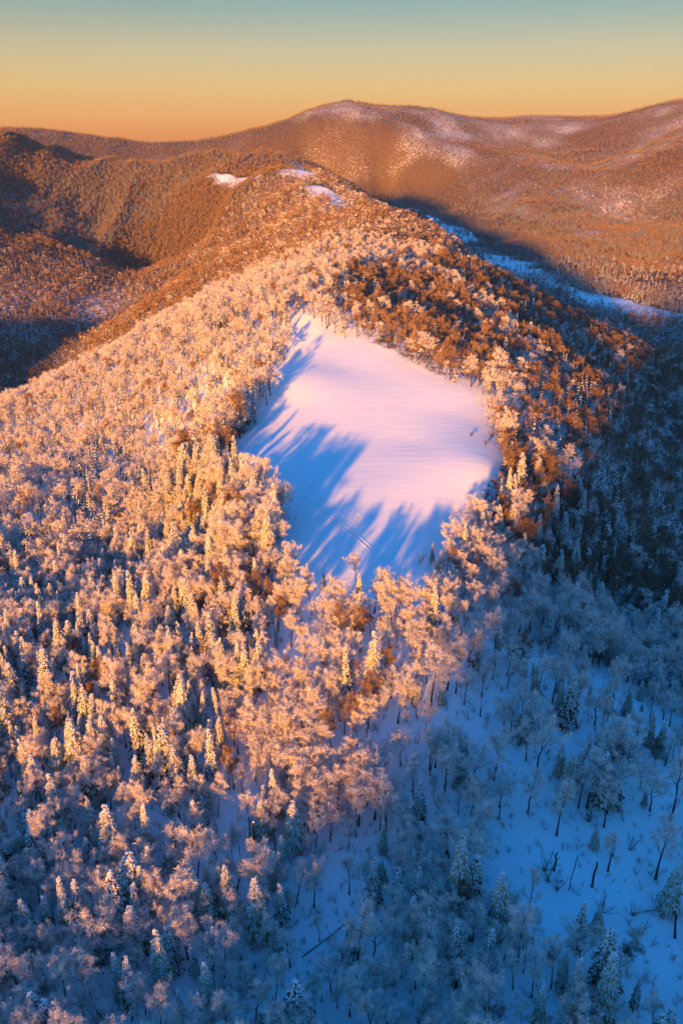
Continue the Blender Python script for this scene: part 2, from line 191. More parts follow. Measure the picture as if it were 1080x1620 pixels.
def mat(name, rough=.9):
    m = bpy.data.materials.new(name); m.use_nodes = True
    b = m.node_tree.nodes['Principled BSDF']; b.inputs['Roughness'].default_value = rough
    b.inputs['Specular IOR Level'].default_value = .15
    return m, m.node_tree, b
def vary_mat(name, c1, c2, scale=.6, rough=.9, spread=.25, glow_through=0):
    """two colours mixed by a fine noise, brightness varied from tree to tree"""
    m, t, b = mat(name, rough)
    oi = t.nodes.new('ShaderNodeObjectInfo'); tc = t.nodes.new('ShaderNodeTexCoord')
    no = t.nodes.new('ShaderNodeTexNoise'); no.inputs['Scale'].default_value = scale; no.inputs['Detail'].default_value = 3
    t.links.new(tc.outputs['Object'], no.inputs['Vector'])
    r = t.nodes.new('ShaderNodeMapRange'); r.inputs[1].default_value = .35; r.inputs[2].default_value = .65
    t.links.new(no.outputs[0], r.inputs[0])
    ad = t.nodes.new('ShaderNodeMath'); ad.operation = 'ADD'; ad.use_clamp = True
    sb = t.nodes.new('ShaderNodeMath'); sb.operation = 'MULTIPLY_ADD'; sb.inputs[1].default_value = .7; sb.inputs[2].default_value = -.35
    t.links.new(oi.outputs['Random'], sb.inputs[0]); t.links.new(r.outputs[0], ad.inputs[0]); t.links.new(sb.outputs[0], ad.inputs[1])
    mx = t.nodes.new('ShaderNodeMix'); mx.data_type = 'RGBA'
    t.links.new(ad.outputs[0], mx.inputs[0]); mx.inputs[6].default_value = (*c1, 1); mx.inputs[7].default_value = (*c2, 1)
    v = t.nodes.new('ShaderNodeMath'); v.operation = 'MULTIPLY_ADD'; v.inputs[1].default_value = spread; v.inputs[2].default_value = 1 - spread / 2
    t.links.new(oi.outputs['Random'], v.inputs[0])
    hs = t.nodes.new('ShaderNodeHueSaturation'); t.links.new(mx.outputs[2], hs.inputs['Color']); t.links.new(v.outputs[0], hs.inputs['Value'])
    t.links.new(hs.outputs[0], b.inputs['Base Color'])
    if glow_through:
        tr = t.nodes.new('ShaderNodeBsdfTranslucent'); t.links.new(hs.outputs[0], tr.inputs[0]); ms = t.nodes.new('ShaderNodeMixShader'); ms.inputs[0].default_value = glow_through
        ou = t.nodes['Material Output']; t.links.new(b.outputs[0], ms.inputs[1]); t.links.new(tr.outputs[0], ms.inputs[2]); t.links.new(ms.outputs[0], ou.inputs[0])
    return m

M = {}
M['frost'] = vary_mat('hoar_frost', (.92, .86, .82), (.78, .69, .63), .5, .8, .25, .25)
M['frost_thin'] = vary_mat('thin_frost_on_twigs', (.44, .31, .24), (.31, .19, .13), .5, .9, .5, .2)
M['twig'] = vary_mat('bare_twigs', (.17, .095, .06), (.10, .055, .038), .5, .9, .5)
M['russet'] = vary_mat('russet_twigs', (.43, .27, .175), (.26, .165, .11), .4, .9, .5)
M['needle_frost'] = vary_mat('frost_covered_needles', (.66, .64, .62), (.42, .42, .36), .6, .8, .3)
M['needle'] = vary_mat('spruce_needles', (.045, .06, .028), (.075, .08, .03), .6, .8, .5)
M['needle_sunlit'] = vary_mat('sun_tinted_needles', (.48, .38, .15), (.24, .20, .07), .6, .8, .4)  # yellow of the low sun painted into the needles of some spruces
M['snow_load'] = vary_mat('snow_on_branches', (.86, .86, .88), (.74, .73, .75), .8, .7, .15)
M['bark'] = vary_mat('bark', (.06, .042, .034), (.12, .088, .075), 2.0, .95, .4)
M['bark_pale'] = vary_mat('pale_bark', (.13, .10, .09), (.30, .25, .23), 1.2, .95, .5)

def ground_mat():
    m, t, b = mat('snow_and_undergrowth', .75)
    L = t.links.new
    geo = t.nodes.new('ShaderNodeNewGeometry')
    cov = t.nodes.new('ShaderNodeAttribute'); cov.attribute_name = 'cover'
    def noise(scale, detail, vec=None):
        n = t.nodes.new('ShaderNodeTexNoise'); n.inputs['Scale'].default_value = scale; n.inputs['Detail'].default_value = detail
        n.inputs['Roughness'].default_value = .62
        L(vec or geo.outputs['Position'], n.inputs['Vector']); return n
    n1 = noise(.11, 6); n2 = noise(.9, 5)
    ad = t.nodes.new('ShaderNodeMath'); ad.operation = 'MULTIPLY_ADD'; ad.inputs[1].default_value = .5
    L(n1.outputs[0], ad.inputs[0])
    h2 = t.nodes.new('ShaderNodeMath'); h2.operation = 'MULTIPLY'; h2.inputs[1].default_value = .5; L(n2.outputs[0], h2.inputs[0])
    L(h2.outputs[0], ad.inputs[2])
    # noise < cover-dependent threshold -> undergrowth
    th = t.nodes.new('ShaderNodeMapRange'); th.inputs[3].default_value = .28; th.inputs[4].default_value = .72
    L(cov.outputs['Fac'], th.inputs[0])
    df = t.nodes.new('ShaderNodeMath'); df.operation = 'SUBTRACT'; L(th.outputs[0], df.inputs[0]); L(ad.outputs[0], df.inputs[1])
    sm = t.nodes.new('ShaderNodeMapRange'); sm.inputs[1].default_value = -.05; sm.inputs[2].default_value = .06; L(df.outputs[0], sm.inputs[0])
    # colours
    bm_ = t.nodes.new('ShaderNodeMix'); bm_.data_type = 'RGBA'; L(n2.outputs[0], bm_.inputs[0])
    bm_.inputs[6].default_value = (.19, .115, .075, 1); bm_.inputs[7].default_value = (.07, .045, .035, 1)
    n3 = noise(.02, 4)
    sn = t.nodes.new('ShaderNodeMix'); sn.data_type = 'RGBA'; L(n3.outputs[0], sn.inputs[0])
    sn.inputs[6].default_value = (.86, .87, .89, 1); sn.inputs[7].default_value = (.80, .81, .84, 1)
    mx = t.nodes.new('ShaderNodeMix'); mx.data_type = 'RGBA'; L(sm.outputs[0], mx.inputs[0]); L(sn.outputs[2], mx.inputs[6]); L(bm_.outputs[2], mx.inputs[7])
    L(mx.outputs[2], b.inputs['Base Color'])
    # wind-packed relief, stretched along the wind
    mp = t.nodes.new('ShaderNodeMapping'); mp.inputs['Rotation'].default_value = (0, 0, math.radians(62)); mp.inputs['Scale'].default_value = (.35, 1.6, 1)
    L(geo.outputs['Position'], mp.inputs['Vector'])
    n4 = noise(.22, 6, mp.outputs[0]); n5 = noise(1.6, 4)
    b1 = t.nodes.new('ShaderNodeBump'); b1.inputs['Strength'].default_value = .5; b1.inputs['Distance'].default_value = .35; L(n4.outputs[0], b1.inputs['Height'])
    b2 = t.nodes.new('ShaderNodeBump'); b2.inputs['Strength'].default_value = .35; b2.inputs['Distance'].default_value = .12; L(n5.outputs[0], b2.inputs['Height']); L(b1.outputs[0], b2.inputs['Normal'])
    L(b2.outputs[0], b.inputs['Normal'])
    return m
M['ground'] = ground_mat()

# ================================================================ terrain sheets
th_f = np.radians(np.arange(-32, 32.01, .14))
th_c = np.radians(np.concatenate([np.arange(34, 180, 3.0), np.arange(180, 327, 3.0)]))
TH = np.concatenate([th_f, th_c])
RR = np.concatenate([[1, 8, 20, 35, 48], np.exp(np.arange(math.log(60), math.log(1200), .0062)),
                     np.exp(np.arange(math.log(1200), math.log(15000), .0072)), [15100]])
nt_, nr_ = len(TH), len(RR)
TT, RRR = np.meshgrid(TH, RR); GX = RRR * np.sin(TT); GY = RRR * np.cos(TT)
GZ = G.height(GX, GY)
def ground_z(x, y):
    """height of the built sheet (bilinear in the polar grid)"""
    x = np.asarray(x, float); y = np.asarray(y, float)
    a = np.arctan2(x, y); a = np.where(a < TH[0], a + 2 * math.pi, a); r = np.sqrt(x * x + y * y)
    thx = np.append(TH, TH[0] + 2 * math.pi)
    i = np.clip(np.searchsorted(thx, a) - 1, 0, nt_ - 1); j = np.clip(np.searchsorted(RR, r) - 1, 0, nr_ - 2)
    fa = (a - thx[i]) / (thx[i + 1] - thx[i]); fr = (r - RR[j]) / (RR[j + 1] - RR[j]); i2 = (i + 1) % nt_
    return (GZ[j, i] * (1 - fa) + GZ[j, i2] * fa) * (1 - fr) + (GZ[j + 1, i] * (1 - fa) + GZ[j + 1, i2] * fa) * fr

def river_width(y): return np.interp(y, [1200, 1700, 2300, 3000, 4100, 5000], [46, 50, 54, 50, 42, 26])
def zones(x, y):
    """signed masks used by the ground cover and by the planting"""
    r = np.sqrt(x * x + y * y)
    clear = smooth(1.5, -1.5, poly_dist(CLEARING, x, y) + 2.0 * vnoise(x / 7, y / 7, 4))
    rc = np.zeros(x.shape)
    for P_ in RIDGE_CLEARINGS: rc = np.maximum(rc, smooth(8, -8, poly_dist(P_, x, y) - 3 + 14 * vnoise(x / 40, y / 40, 8)))
    rd = line_dist(RIVER, x, y)
    riv = smooth(20, -20, rd - river_width(y) + 75 * fbm(x / 150, y / 190, 4, 41))
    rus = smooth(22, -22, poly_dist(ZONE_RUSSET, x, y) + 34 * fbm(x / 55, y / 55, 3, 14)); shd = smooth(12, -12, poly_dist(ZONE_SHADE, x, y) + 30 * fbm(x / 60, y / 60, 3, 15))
    return r, clear, rc, riv, rus, shd
zr, zc, zrc, zriv, zrus, zshd = zones(GX, GY)
cover = .10 + .10 * smooth(250, 500, zr) + .38 * smooth(650, 1300, zr) + .10 * smooth(1300, 2400, zr)
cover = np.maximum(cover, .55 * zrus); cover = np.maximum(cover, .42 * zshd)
cover = np.maximum(cover, .85 * smooth(520, 330, line_dist(RIVER, GX, GY)) * smooth(1150, 1500, zr))  # extra undergrowth colour by the river stands in for the valley's shadow band
valley = smooth(90, 40, line_dist(RIVER, GX, GY)); cover = cover - .12 * valley * smooth(1000, 1800, zr)
snowcap = smooth(0, 160, GZ) * smooth(4000, 5000, zr); cover = cover - .03 * snowcap + .14 * smooth(-150, -400, GX) * smooth(900, 1300, zr)
cover = cover + .24 * fbm(GX / 230, GY / 330, 4, 55) * smooth(800, 1600, zr)
gp_ = fbm(GX / 170, GY / 260, 4, 58); cover = cover - .14 * np.clip(-gp_ - .15, 0, 1) * smooth(1000, 1500, zr)
cover = cover * (1 - np.maximum(np.maximum(zc, zrc), zriv))
cover = np.clip(cover, 0, 1)
verts = np.stack([GX, GY, GZ], -1).reshape(-1, 3)
jj, ii = np.meshgrid(np.arange(nr_ - 1), np.arange(nt_), indexing='ij'); i2 = (ii + 1) % nt_
quads = np.stack([jj * nt_ + ii, (jj + 1) * nt_ + ii, (jj + 1) * nt_ + i2, jj * nt_ + i2], -1).reshape(-1, 4)[:, ::-1]
fz = np.zeros(len(quads), int)
def fmean(a): return a.reshape(-1)[quads].mean(1)
rq = fmean(zr)
fz[rq > 1000] = 1; fz[fmean(zc) > .5] = 2; fz[fmean(zrc) > .5] = 3; fz[(fmean(zriv) > .5) & (rq > 1150)] = 4
def sheet(name, sel):
    q = quads[sel]; u, inv = np.unique(q, return_inverse=True); inv = inv.reshape(q.shape)
    me = bpy.data.meshes.new(name); me.from_pydata(verts[u].tolist(), [], inv.tolist())
    me.polygons.foreach_set('use_smooth', np.ones(len(q), bool))
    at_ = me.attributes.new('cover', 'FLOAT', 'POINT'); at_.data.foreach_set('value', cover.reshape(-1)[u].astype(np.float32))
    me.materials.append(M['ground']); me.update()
    o = bpy.data.objects.new(name, me); link(o); tag(o, kind='structure'); return o
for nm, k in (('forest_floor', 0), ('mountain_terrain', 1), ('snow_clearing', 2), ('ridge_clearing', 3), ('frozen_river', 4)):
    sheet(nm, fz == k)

# ================================================================ tree building
class MB:
    def __init__(s): s.v = []; s.f = []; s.m = []
    def tube(s, pts, rad, n=5, m=0):
        base = len(s.v)
        for k, (p, r) in enumerate(zip(pts, rad)):
            a = pts[max(k - 1, 0)]; b = pts[min(k + 1, len(pts) - 1)]
            d = (Vector(b) - Vector(a)).normalized()
            u = d.orthogonal().normalized(); w = d.cross(u)
            for i in range(n):
                t = 2 * math.pi * i / n; q = Vector(p) + (u * math.cos(t) + w * math.sin(t)) * r; s.v.append(tuple(q))
        for k in range(len(pts) - 1):
            for i in range(n):
                a = base + k * n + i; b = base + k * n + (i + 1) % n
                s.f.append((a, b, b + n, a + n)); s.m.append(m)
        s.f.append(tuple(base + (len(pts) - 1) * n + i for i in range(n))); s.m.append(m)
    def blade(s, p, d, L, w, m=0, nrm=None):
        d = Vector(d).normalized(); u = d.cross(Vector(nrm) if nrm else Vector((random.gauss(0, 1), random.gauss(0, 1), random.gauss(0, 1))))
        if u.length < 1e-4: u = d.orthogonal()
        u = u.normalized() * w * .5; p = Vector(p); b = len(s.v); e = p + d * L
        s.v += [tuple(p - u * .6), tuple(p + u * .6), tuple(e + u), tuple(e - u * .8)]
        s.f.append((b, b + 1, b + 2, b + 3)); s.m.append(m)
    def mesh(s, name, mats):
        me = bpy.data.meshes.new(name); me.from_pydata(s.v, [], s.f)
        for x in mats: me.materials.append(x)
        if len(mats) > 1: me.polygons.foreach_set('material_index', s.m)
        me.update(); return me

def rv(s=1.0): return Vector((random.gauss(0, s), random.gauss(0, s), random.gauss(0, s)))
def lerp(pts, t):
    x = t * (len(pts) - 1); i = min(int(x), len(pts) - 2); return Vector(pts[i]).lerp(Vector(pts[i + 1]), x - i)

def broadleaf(seed, lod=0, shape=0, mix=(.8, 0, .2), H=14.0):
    """returns dict of MB: trunk, limbs (list), crown. crown materials: 0 main frost / 1 thin / 2 twig"""
    random.seed(seed)
    trunk = MB(); crown = MB(); limbs = []
    lean = rv(.7); lean.z = 0; fill = (1.0, .55, .85, 1.15, .7)[seed % 5]
    wob = [rv(.16) for _ in range(8)]
    fork = .82 if shape != 2 else .6
    tp = []
    for k in range(7):
        t = k / 6; z = t * H * fork
        tp.append((lean.x * t * t * 1.2 + wob[k].x * t, lean.y * t * t * 1.2 + wob[k].y * t, z - (.4 if k == 0 else 0)))
    tr = [.21 * (1 - .78 * k / 6) * (1.35 if k == 0 else 1) for k in range(7)]
    ns = {0: 7, 1: 4, 2: 3}[lod]
    trunk.tube(tp, tr, ns)
    tips = []
    nl = {0: 7, 1: 6, 2: 4}[lod]
    spreadf = {0: 1.15, 1: .85, 2: 1.4}[shape]
    h0 = {0: .52, 1: .40, 2: .50}[shape]
    for i in range(nl):
        t = h0 + (1 - h0) * (i + random.random() * .8) / nl; p0 = lerp(tp, min(t, .99))
        az = i * 2.4 + random.random() * .9; el = math.radians(random.uniform(18, 48) + 22 * t)
        L = H * random.uniform(.19, .31) * spreadf * (1.28 - .55 * t)
        pts = [tuple(p0)]; d = Vector((math.cos(az) * math.cos(el), math.sin(az) * math.cos(el), math.sin(el))); p = p0.copy()
        for k in range(4):
            p = p + d * L / 4; pts.append(tuple(p)); d = (d + Vector((0, 0, .16)) + rv(.12)).normalized()
        if lod == 0:
            mb = MB(); mb.tube(pts, [.085, .066, .05, .035, .022], 5); limbs.append(mb)
        elif lod == 1: trunk.tube([pts[0], pts[2], pts[4]], [.09, .07, .04], 3)
        nsb = {0: 6, 1: 4, 2: 2}[lod]
        for j in range(nsb):
            q0 = lerp(pts, .3 + .7 * (j + 1) / nsb)
            dd = (d * .6 + rv(.55) + Vector((0, 0, .12))).normalized(); LL = L * random.uniform(.22, .48)
            q1 = q0 + dd * LL
            if lod == 0:
                qm = q0.lerp(q1, .5) + rv(.08)
                crown.tube([tuple(q0), tuple(qm), tuple(q1)], [.03, .022, .012], 3, 1 if mix[0] > .4 else 2)
                tips += [(qm, dd), (q1, dd)]
            else: tips.append((q1, dd))
    top = lerp(tp, 1.0)
    for j in range({0: 9, 1: 5, 2: 2}[lod]):
        dd = (Vector((0, 0, .75)) + rv(.55)).normalized(); q1 = top + dd * random.uniform(.3, 2.4)
        if lod == 0: crown.tube([tuple(top), tuple(top.lerp(q1, .5) + rv(.1)), tuple(q1)], [.04, .025, .012], 3, 1 if mix[0] > .4 else 2)
        tips.append((q1, dd))
    cen = Vector((0, 0, 0))
    for q, _ in tips: cen += q
    cen /= len(tips)
    nb = {0: 34, 1: 22, 2: 7}[lod]; bl = {0: (.35, .85), 1: (.6, 1.2), 2: (.9, 1.8)}[lod]; bw = {0: .075, 1: .15, 2: .60}[lod]
    for q, dd in tips:
        rad = random.uniform(.40, .75) * (1.0 if lod == 0 else 1.15)
        big = random.uniform(.7, 1.3)
        for _ in range(int(nb * big * fill)):
            out = (rv(.7) + dd * .5 + (q - cen).normalized() * .4 + Vector((0, 0, .15)))
            if out.length < .01: continue
            out.normalize(); s0 = q + out * rad * random.uniform(.0, .55) + rv(.12 if lod == 0 else .3)
            x = random.random(); m = 0 if x < mix[0] else (1 if x < mix[0] + mix[1] else 2)
            fine = lod == 0 and random.random() < .22
            crown.blade(s0, out + rv(.35), random.uniform(*bl) * (1.0 if lod else rad * 1.35) * (1.7 if fine else 1), bw * random.uniform(.6, 1.3) * (.5 if fine else 1), m)
    return trunk, limbs, crown

def spruce(seed, lod=0, H=14.0, fat=1.0, ragged=.2, frosty=.6):
    random.seed(seed)
    trunk = MB(); need = MB(); snow = MB()
    bare = random.uniform(.06, .22)
    trunk.tube([(0, 0, -.4), (0, 0, H * .5), (0, 0, H * .99)], [.20, .12, .015], 6 if lod == 0 else 3)
    nw = {0: 25, 1: 11, 2: 6}[lod]; nbr = {0: 9, 1: 6, 2: 5}[lod]
    for w in range(nw):
        t = (w + .3) / nw; z = H * (bare + (1 - bare) * t)
        R = fat * H * .155 * (1 - t) ** .8 + .22
        if lod == 2: R *= 1.15
        for b in range(nbr if t < .85 else max(3, nbr - 3)):
            if random.random() < ragged * (1 - t) * .9: continue
            az = b * 2 * math.pi / nbr + w * 1.3 + random.uniform(-.3, .3)
            L = R * random.uniform(.7, 1.18); zz = z + random.uniform(-.2, .2) * H / nw
            dr = -.28 - .25 * random.random() + .55 * max(0, t - .6)
            cx, sx = math.cos(az), math.sin(az)
            def P(u, lat, dz=0.0):
                return (cx * u * L - sx * lat, sx * u * L + cx * lat, zz + dr * u * u * L + dz)
            wd = {0: .26, 1: .5, 2: .75}[lod] * L * (1.0 if lod == 0 else .9) + {0: .08, 1: .15, 2: .3}[lod]
            if lod == 0:
                for s_ in (-1, 1):                       # fringed spray: side twigs along the bough
                    for k in range(4):
                        u = .22 + .22 * k; p = Vector(P(u, 0)); tip = Vector(P(min(u + .30, 1.08), s_ * wd * (1.15 - .18 * k), -.12 * L * random.random()))
                        d = tip - p; need.blade(p, d, d.length, .24 + .05 * L, 1 if random.random() < frosty else 0, (0, 0, 1))
                need.blade(P(.0, 0), Vector(P(1, 0)) - Vector(P(0, 0)), L * 1.04, .22, 0, (0, 0, 1))
                for k in range(3):                        # hanging twiglets
                    p = Vector(P(random.uniform(.4, 1), random.uniform(-.5, .5) * wd)); need.blade(p, (random.gauss(0, .25), random.gauss(0, .25), -1), random.uniform(.2, .45), .14, 1 if random.random() < frosty else 0)
                # snow cushions lying on the bough
                for k in range(5):
                    if random.random() < .12: continue
                    u = .32 + .15 * k + random.uniform(-.05, .05); lat = random.uniform(-.8, .8) * wd * .7; rr = random.uniform(.10, .21) * (.65 + .22 * L)
                    c = Vector(P(min(u, 1.02), lat, .05)); bb = len(snow.v); dx = Vector((cx, sx, dr * .8)).normalized() * rr * 1.5; dy = Vector((-sx, cx, 0)) * rr
                    snow.v += [tuple(c - dx * .7), tuple(c + dy), tuple(c + dx + Vector((0, 0, -.04))), tuple(c - dy), tuple(c + Vector((0, 0, rr * .62)))]
                    for a_, b_ in ((0, 3), (3, 2), (2, 1), (1, 0)): snow.f.append((bb + a_, bb + b_, bb + 4)); snow.m.append(0)
            else:
                bb = len(need.v); j = random.uniform(.8, 1.1)
                need.v += [P(0, 0, .12), P(.65, -wd * .7), P(j, 0, -.05), P(.65, wd * .7)]; need.f.append((bb, bb + 1, bb + 2, bb + 3)); need.m.append(1 if random.random() < frosty * .6 else 0)
                if random.random() < .85:
                    bb = len(snow.v); k1 = random.uniform(.5, .8)
                    snow.v += [P(.25, 0, .2), P(.65, -wd * .5 * k1, .1), P(.97, 0, .04), P(.62, wd * .5 * k1, .1)]; snow.f.append((bb, bb + 1, bb + 2, bb + 3)); snow.m.append(0)
    return trunk, need, snow

def joined(parts, name, mats):
    """several MBs with material offsets as one mesh (for the mass forests)"""
    out = MB()
    for mb, off, tf in parts:
        b = len(out.v)
        out.v += [tuple(tf @ Vector(v)) for v in mb.v] if tf else mb.v
        out.f += [tuple(i + b for i in f) for f in mb.f]; out.m += [m + off for m in mb.m]
    return out.mesh(name, mats)

CM_FROST = [M['frost'], M['frost_thin'], M['twig']]
CM_BARE = [M['frost_thin'], M['russet'], M['twig']]
MIX_FROST = (.89, .07, .04); MIX_BARE = (.20, .46, .34); MIX_RUSSET = (.16, .68, .16)
protos_near = {}
NV = {'frost': 8, 'bare': 5, 'spruce': 7}
near_mesh = {'frost': [], 'bare': [], 'spruce': []}
for k in range(NV['frost']):
    t, l, c = broadleaf(100 + k, 0, k % 3, MIX_FROST)
    near_mesh['frost'].append((t.mesh('trunk', [M['bark']]), [x.mesh('limb', [M['bark_pale']]) for x in l], c.mesh('crown', CM_FROST)))
for k in range(NV['bare']):
    t, l, c = broadleaf(200 + k, 0, (k + 1) % 3, MIX_BARE)
    near_mesh['bare'].append((t.mesh('trunk', [M['bark']]), [x.mesh('limb', [M['bark']]) for x in l], c.mesh('crown', CM_BARE)))
for k in range(NV['spruce']):
    t, n, s = spruce(300 + k, 0, fat=(.8, 1.2, .6, .95, .72, 1.3, .85)[k], ragged=(.1, .3, .2, .45, .15, .3, .6)[k])
    near_mesh['spruce'].append((t.mesh('trunk', [M['bark']]), n.mesh('crown', [M['needle_sunlit'] if k in (1, 3, 4) else M['needle'], M['needle_frost']]), s.mesh('snow_load', [M['snow_load']])))

def proto_coll(name, meshes):
    c = bpy.data.collections.new(name)      # source trees of the mass forests, not placed in the scene itself
    for i, me in enumerate(meshes):
        o = bpy.data.objects.new('%s_source_%02d' % (name, i), me); c.objects.link(o)
    return c
def join_broad(seed, lod, shape, mix, mats, name):
    t, l, c = broadleaf(seed, lod, shape, mix)
    return joined([(t, 3, None)] + [(x, 3, None) for x in l] + [(c, 0, None)], name, mats + [M['bark']])
def join_spruce(seed, lod, name, gold=False, **k):
    t, n, s = spruce(seed, lod, **k)
    return joined([(t, 3, None), (n, 0, None), (s, 2, None)], name, [M['needle_sunlit'] if gold else M['needle'], M['needle_frost'], M['snow_load'], M['bark']])
PR = {}
PR['frost'] = [join_broad(100 + k, 0, k % 3, MIX_FROST, CM_FROST, 'frosted_tree') for k in range(6)] + \
              [join_broad(130 + k, 1, k % 3, (.78, .12, .10), CM_FROST, 'frosted_tree') for k in range(6)] + \
              [join_broad(160 + k, 2, k % 3, (.62, .28, .10), CM_FROST, 'frosted_tree') for k in range(5)]
PR['bare'] = [join_broad(200 + k, 0, (k + 1) % 3, MIX_BARE, CM_BARE, 'bare_tree') for k in range(4)] + \
             [join_broad(230 + k, 1, k % 3, MIX_BARE, CM_BARE, 'bare_tree') for k in range(5)] + \
             [join_broad(260 + k, 2, k % 3, (.25, .5, .25), CM_BARE, 'bare_tree') for k in range(5)] + \
             [join_broad(280 + k, 1, k % 3, MIX_RUSSET, CM_BARE, 'bare_tree') for k in range(4)]
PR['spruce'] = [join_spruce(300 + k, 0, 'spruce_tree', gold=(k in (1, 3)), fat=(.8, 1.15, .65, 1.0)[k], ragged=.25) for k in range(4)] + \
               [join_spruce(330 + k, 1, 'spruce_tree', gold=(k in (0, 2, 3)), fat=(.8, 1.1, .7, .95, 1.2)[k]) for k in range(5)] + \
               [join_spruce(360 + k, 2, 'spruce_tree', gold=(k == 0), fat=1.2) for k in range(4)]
OFF = {'frost': (0, 6, 12), 'bare': (0, 4, 9, 14), 'spruce': (0, 4, 9)}
CNT = {'frost': (6, 6, 5), 'bare': (4, 5, 5, 4), 'spruce': (4, 5, 4)}
# stands of five or so trees for the far slopes
def stand(seed, kinds):
    random.seed(seed); parts = []
    st = random.getstate()
    for i, kd in enumerate(kinds):
        random.seed(seed * 31 + i); a = random.random() * 6.28; r = 7.5 * math.sqrt(random.random()) if i else 0
        s = random.uniform(.75, 1.25); tf = Matrix.Translation((r * math.cos(a), r * math.sin(a), 0)) @ Matrix.Rotation(a * 3, 4, 'Z') @ Matrix.Scale(s, 4)
        if kd == 's':
            t, n, sn = spruce(seed * 7 + i, 2, fat=1.2, frosty=0); parts += [(n, 3, tf), (sn, 4, tf)]
        else:
            t, l, c = broadleaf(seed * 7 + i, 2, i % 3, (.22, .50, .28) if kd == 'b' else (.7, .2, .1)); parts += [(c, 0, tf), (t, 5, tf)]
    return joined(parts, 'tree_stand', [M['frost'] if False else M['frost_thin'], M['russet'], M['twig'], M['needle'], M['snow_load'], M['bark']])
PR['stand'] = [stand(500 + i, k) for i, k in enumerate(['bbbbb', 'bbbsb', 'bsbbs', 'bbfbb', 'ssbss', 'sssss', 'fbfbf'])]
COL = {k: proto_coll({'frost': 'frosted_tree', 'bare': 'bare_tree', 'spruce': 'spruce_tree', 'stand': 'tree_stand'}[k], v) for k, v in PR.items()}

# ================================================================ planting
def hsh(a): return a
P_ = []
# near field: jittered squares, tree by tree
def cells(x0, x1, y0, y1, s):
    gx, gy = np.meshgrid(np.arange(x0, x1, s), np.arange(y0, y1, s)); n = gx.size
    return gx.ravel() + rng.random(n) * s * .95, gy.ravel() + rng.random(n) * s * .95
def fan(r0, r1, d, a=28.5):
    th = np.arange(-math.radians(a), math.radians(a), d); lr = np.arange(math.log(r0), math.log(r1), d)
    T_, L_ = np.meshgrid(th, lr); n = T_.size
    T_ = T_.ravel() + rng.random(n) * d; R_ = np.exp(L_.ravel() + rng.random(n) * d)
    return R_ * np.sin(T_), R_ * np.cos(T_)
def keep(x, y, m): return x[m], y[m]
xa, ya = cells(-230, 260, 35, 420, 3.7); r = np.hypot(xa, ya); xa, ya = keep(xa, ya, (r < 380) & (np.abs(np.degrees(np.arctan2(xa, ya))) < 40))
xb, yb = cells(-560, 560, 300, 1020, 5.0); r = np.hypot(xb, yb); xb, yb = keep(xb, yb, (r >= 380) & (r < 1000) & (np.abs(np.degrees(np.arctan2(xb, yb))) < 29))
xc, yc = fan(1000, 2300, .0042); xd, yd = fan(2300, 9000, .0040)
X = np.concatenate([xa, xb, xc, xd]); Y = np.concatenate([ya, yb, yc, yd])
band = np.concatenate([np.full(len(xa), 0), np.full(len(xb), 1), np.full(len(xc), 2), np.full(len(xd), 3)])
r, clr, rcl, riv, rus, shd = zones(X, Y)
dens = np.ones(len(X)); u = rng.random(len(X))
open_ = np.zeros(len(X))
for ox, oy, orad in OPENINGS: open_ = np.maximum(open_, smooth(1.15, .8, np.hypot(X - ox, Y - oy) / orad))
dens *= 1 - open_ * .97
low_right = smooth(20, 40, X) * smooth(245, 205, Y)
dens *= 1 - .40 * low_right
dens *= 1 - .10 * smooth(260, 200, Y)
dens *= (1 - np.clip(clr * 1.5, 0, 1)) * (poly_dist(CLEARING, X, Y) > 1.2) * (1 - rcl * .93)
clump = fbm(X / 60, Y / 60, 3, 77)
dens *= np.where(band == 1, .93, 1)
stand_gap = fbm(X / 16, Y / 16, 2, 61); dens *= np.where((band == 0) & (Y < 300), np.clip(1.12 + 1.5 * np.clip(stand_gap + .05, -1, 0), .3, 1), 1)
gaps = fbm(X / 170, Y / 260, 4, 58); dens *= np.where(band >= 2, np.clip(.95 + 1.3 * np.clip(gaps + .12, -1, 0), .40, 1), 1)
vd = line_dist(RIVER, X, Y)
dens *= np.where(band >= 2, 1 - np.clip(riv, 0, 1) * (.66 + .7 * np.clip(-fbm(X / 60, Y / 60, 3, 90), -.5, .5)), 1)
km = u < dens
X, Y, band, r, rus, shd, riv, vd, open_ = [a[km] for a in (X, Y, band, r, rus, shd, riv, vd, open_)]
n = len(X); Z0 = ground_z(X, Y); u = rng.random(n); cl2 = fbm(X / 38, Y / 38, 3, 99)
p_spruce = .22 + .28 * cl2; p_spruce = np.where((X < -25) & (r < 700) & (r > 170), p_spruce + .32, p_spruce)
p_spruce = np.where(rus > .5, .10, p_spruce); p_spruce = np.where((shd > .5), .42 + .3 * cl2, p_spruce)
p_spruce = np.where(band == 2, .20 + .35 * cl2 + .5 * smooth(330, 200, line_dist(RIVER, X, Y)), p_spruce)
p_frost = np.where(((X > 15) & (r < 330)) | (Y < 165), .975, .92)          # of the broadleaved
p_frost = np.where((r > 170) & (X < 0) & (r < 330), .94, p_frost)
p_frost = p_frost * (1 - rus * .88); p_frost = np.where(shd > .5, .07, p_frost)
p_frost = np.where(band == 2, np.where(Z0 > -190, .34, .08) + .4 * cl2, p_frost)
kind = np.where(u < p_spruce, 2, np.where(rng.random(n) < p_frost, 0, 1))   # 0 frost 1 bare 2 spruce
Hh = np.where(kind == 2, rng.normal(12.5, 4.0, n), rng.normal(13.5, 2.6, n)); Hh = np.clip(Hh + 2.2 * fbm(X / 22, Y / 22, 2, 71), 4.5, 23)
Hh = np.where((rus > .5) & (kind == 1), Hh * .9, Hh)
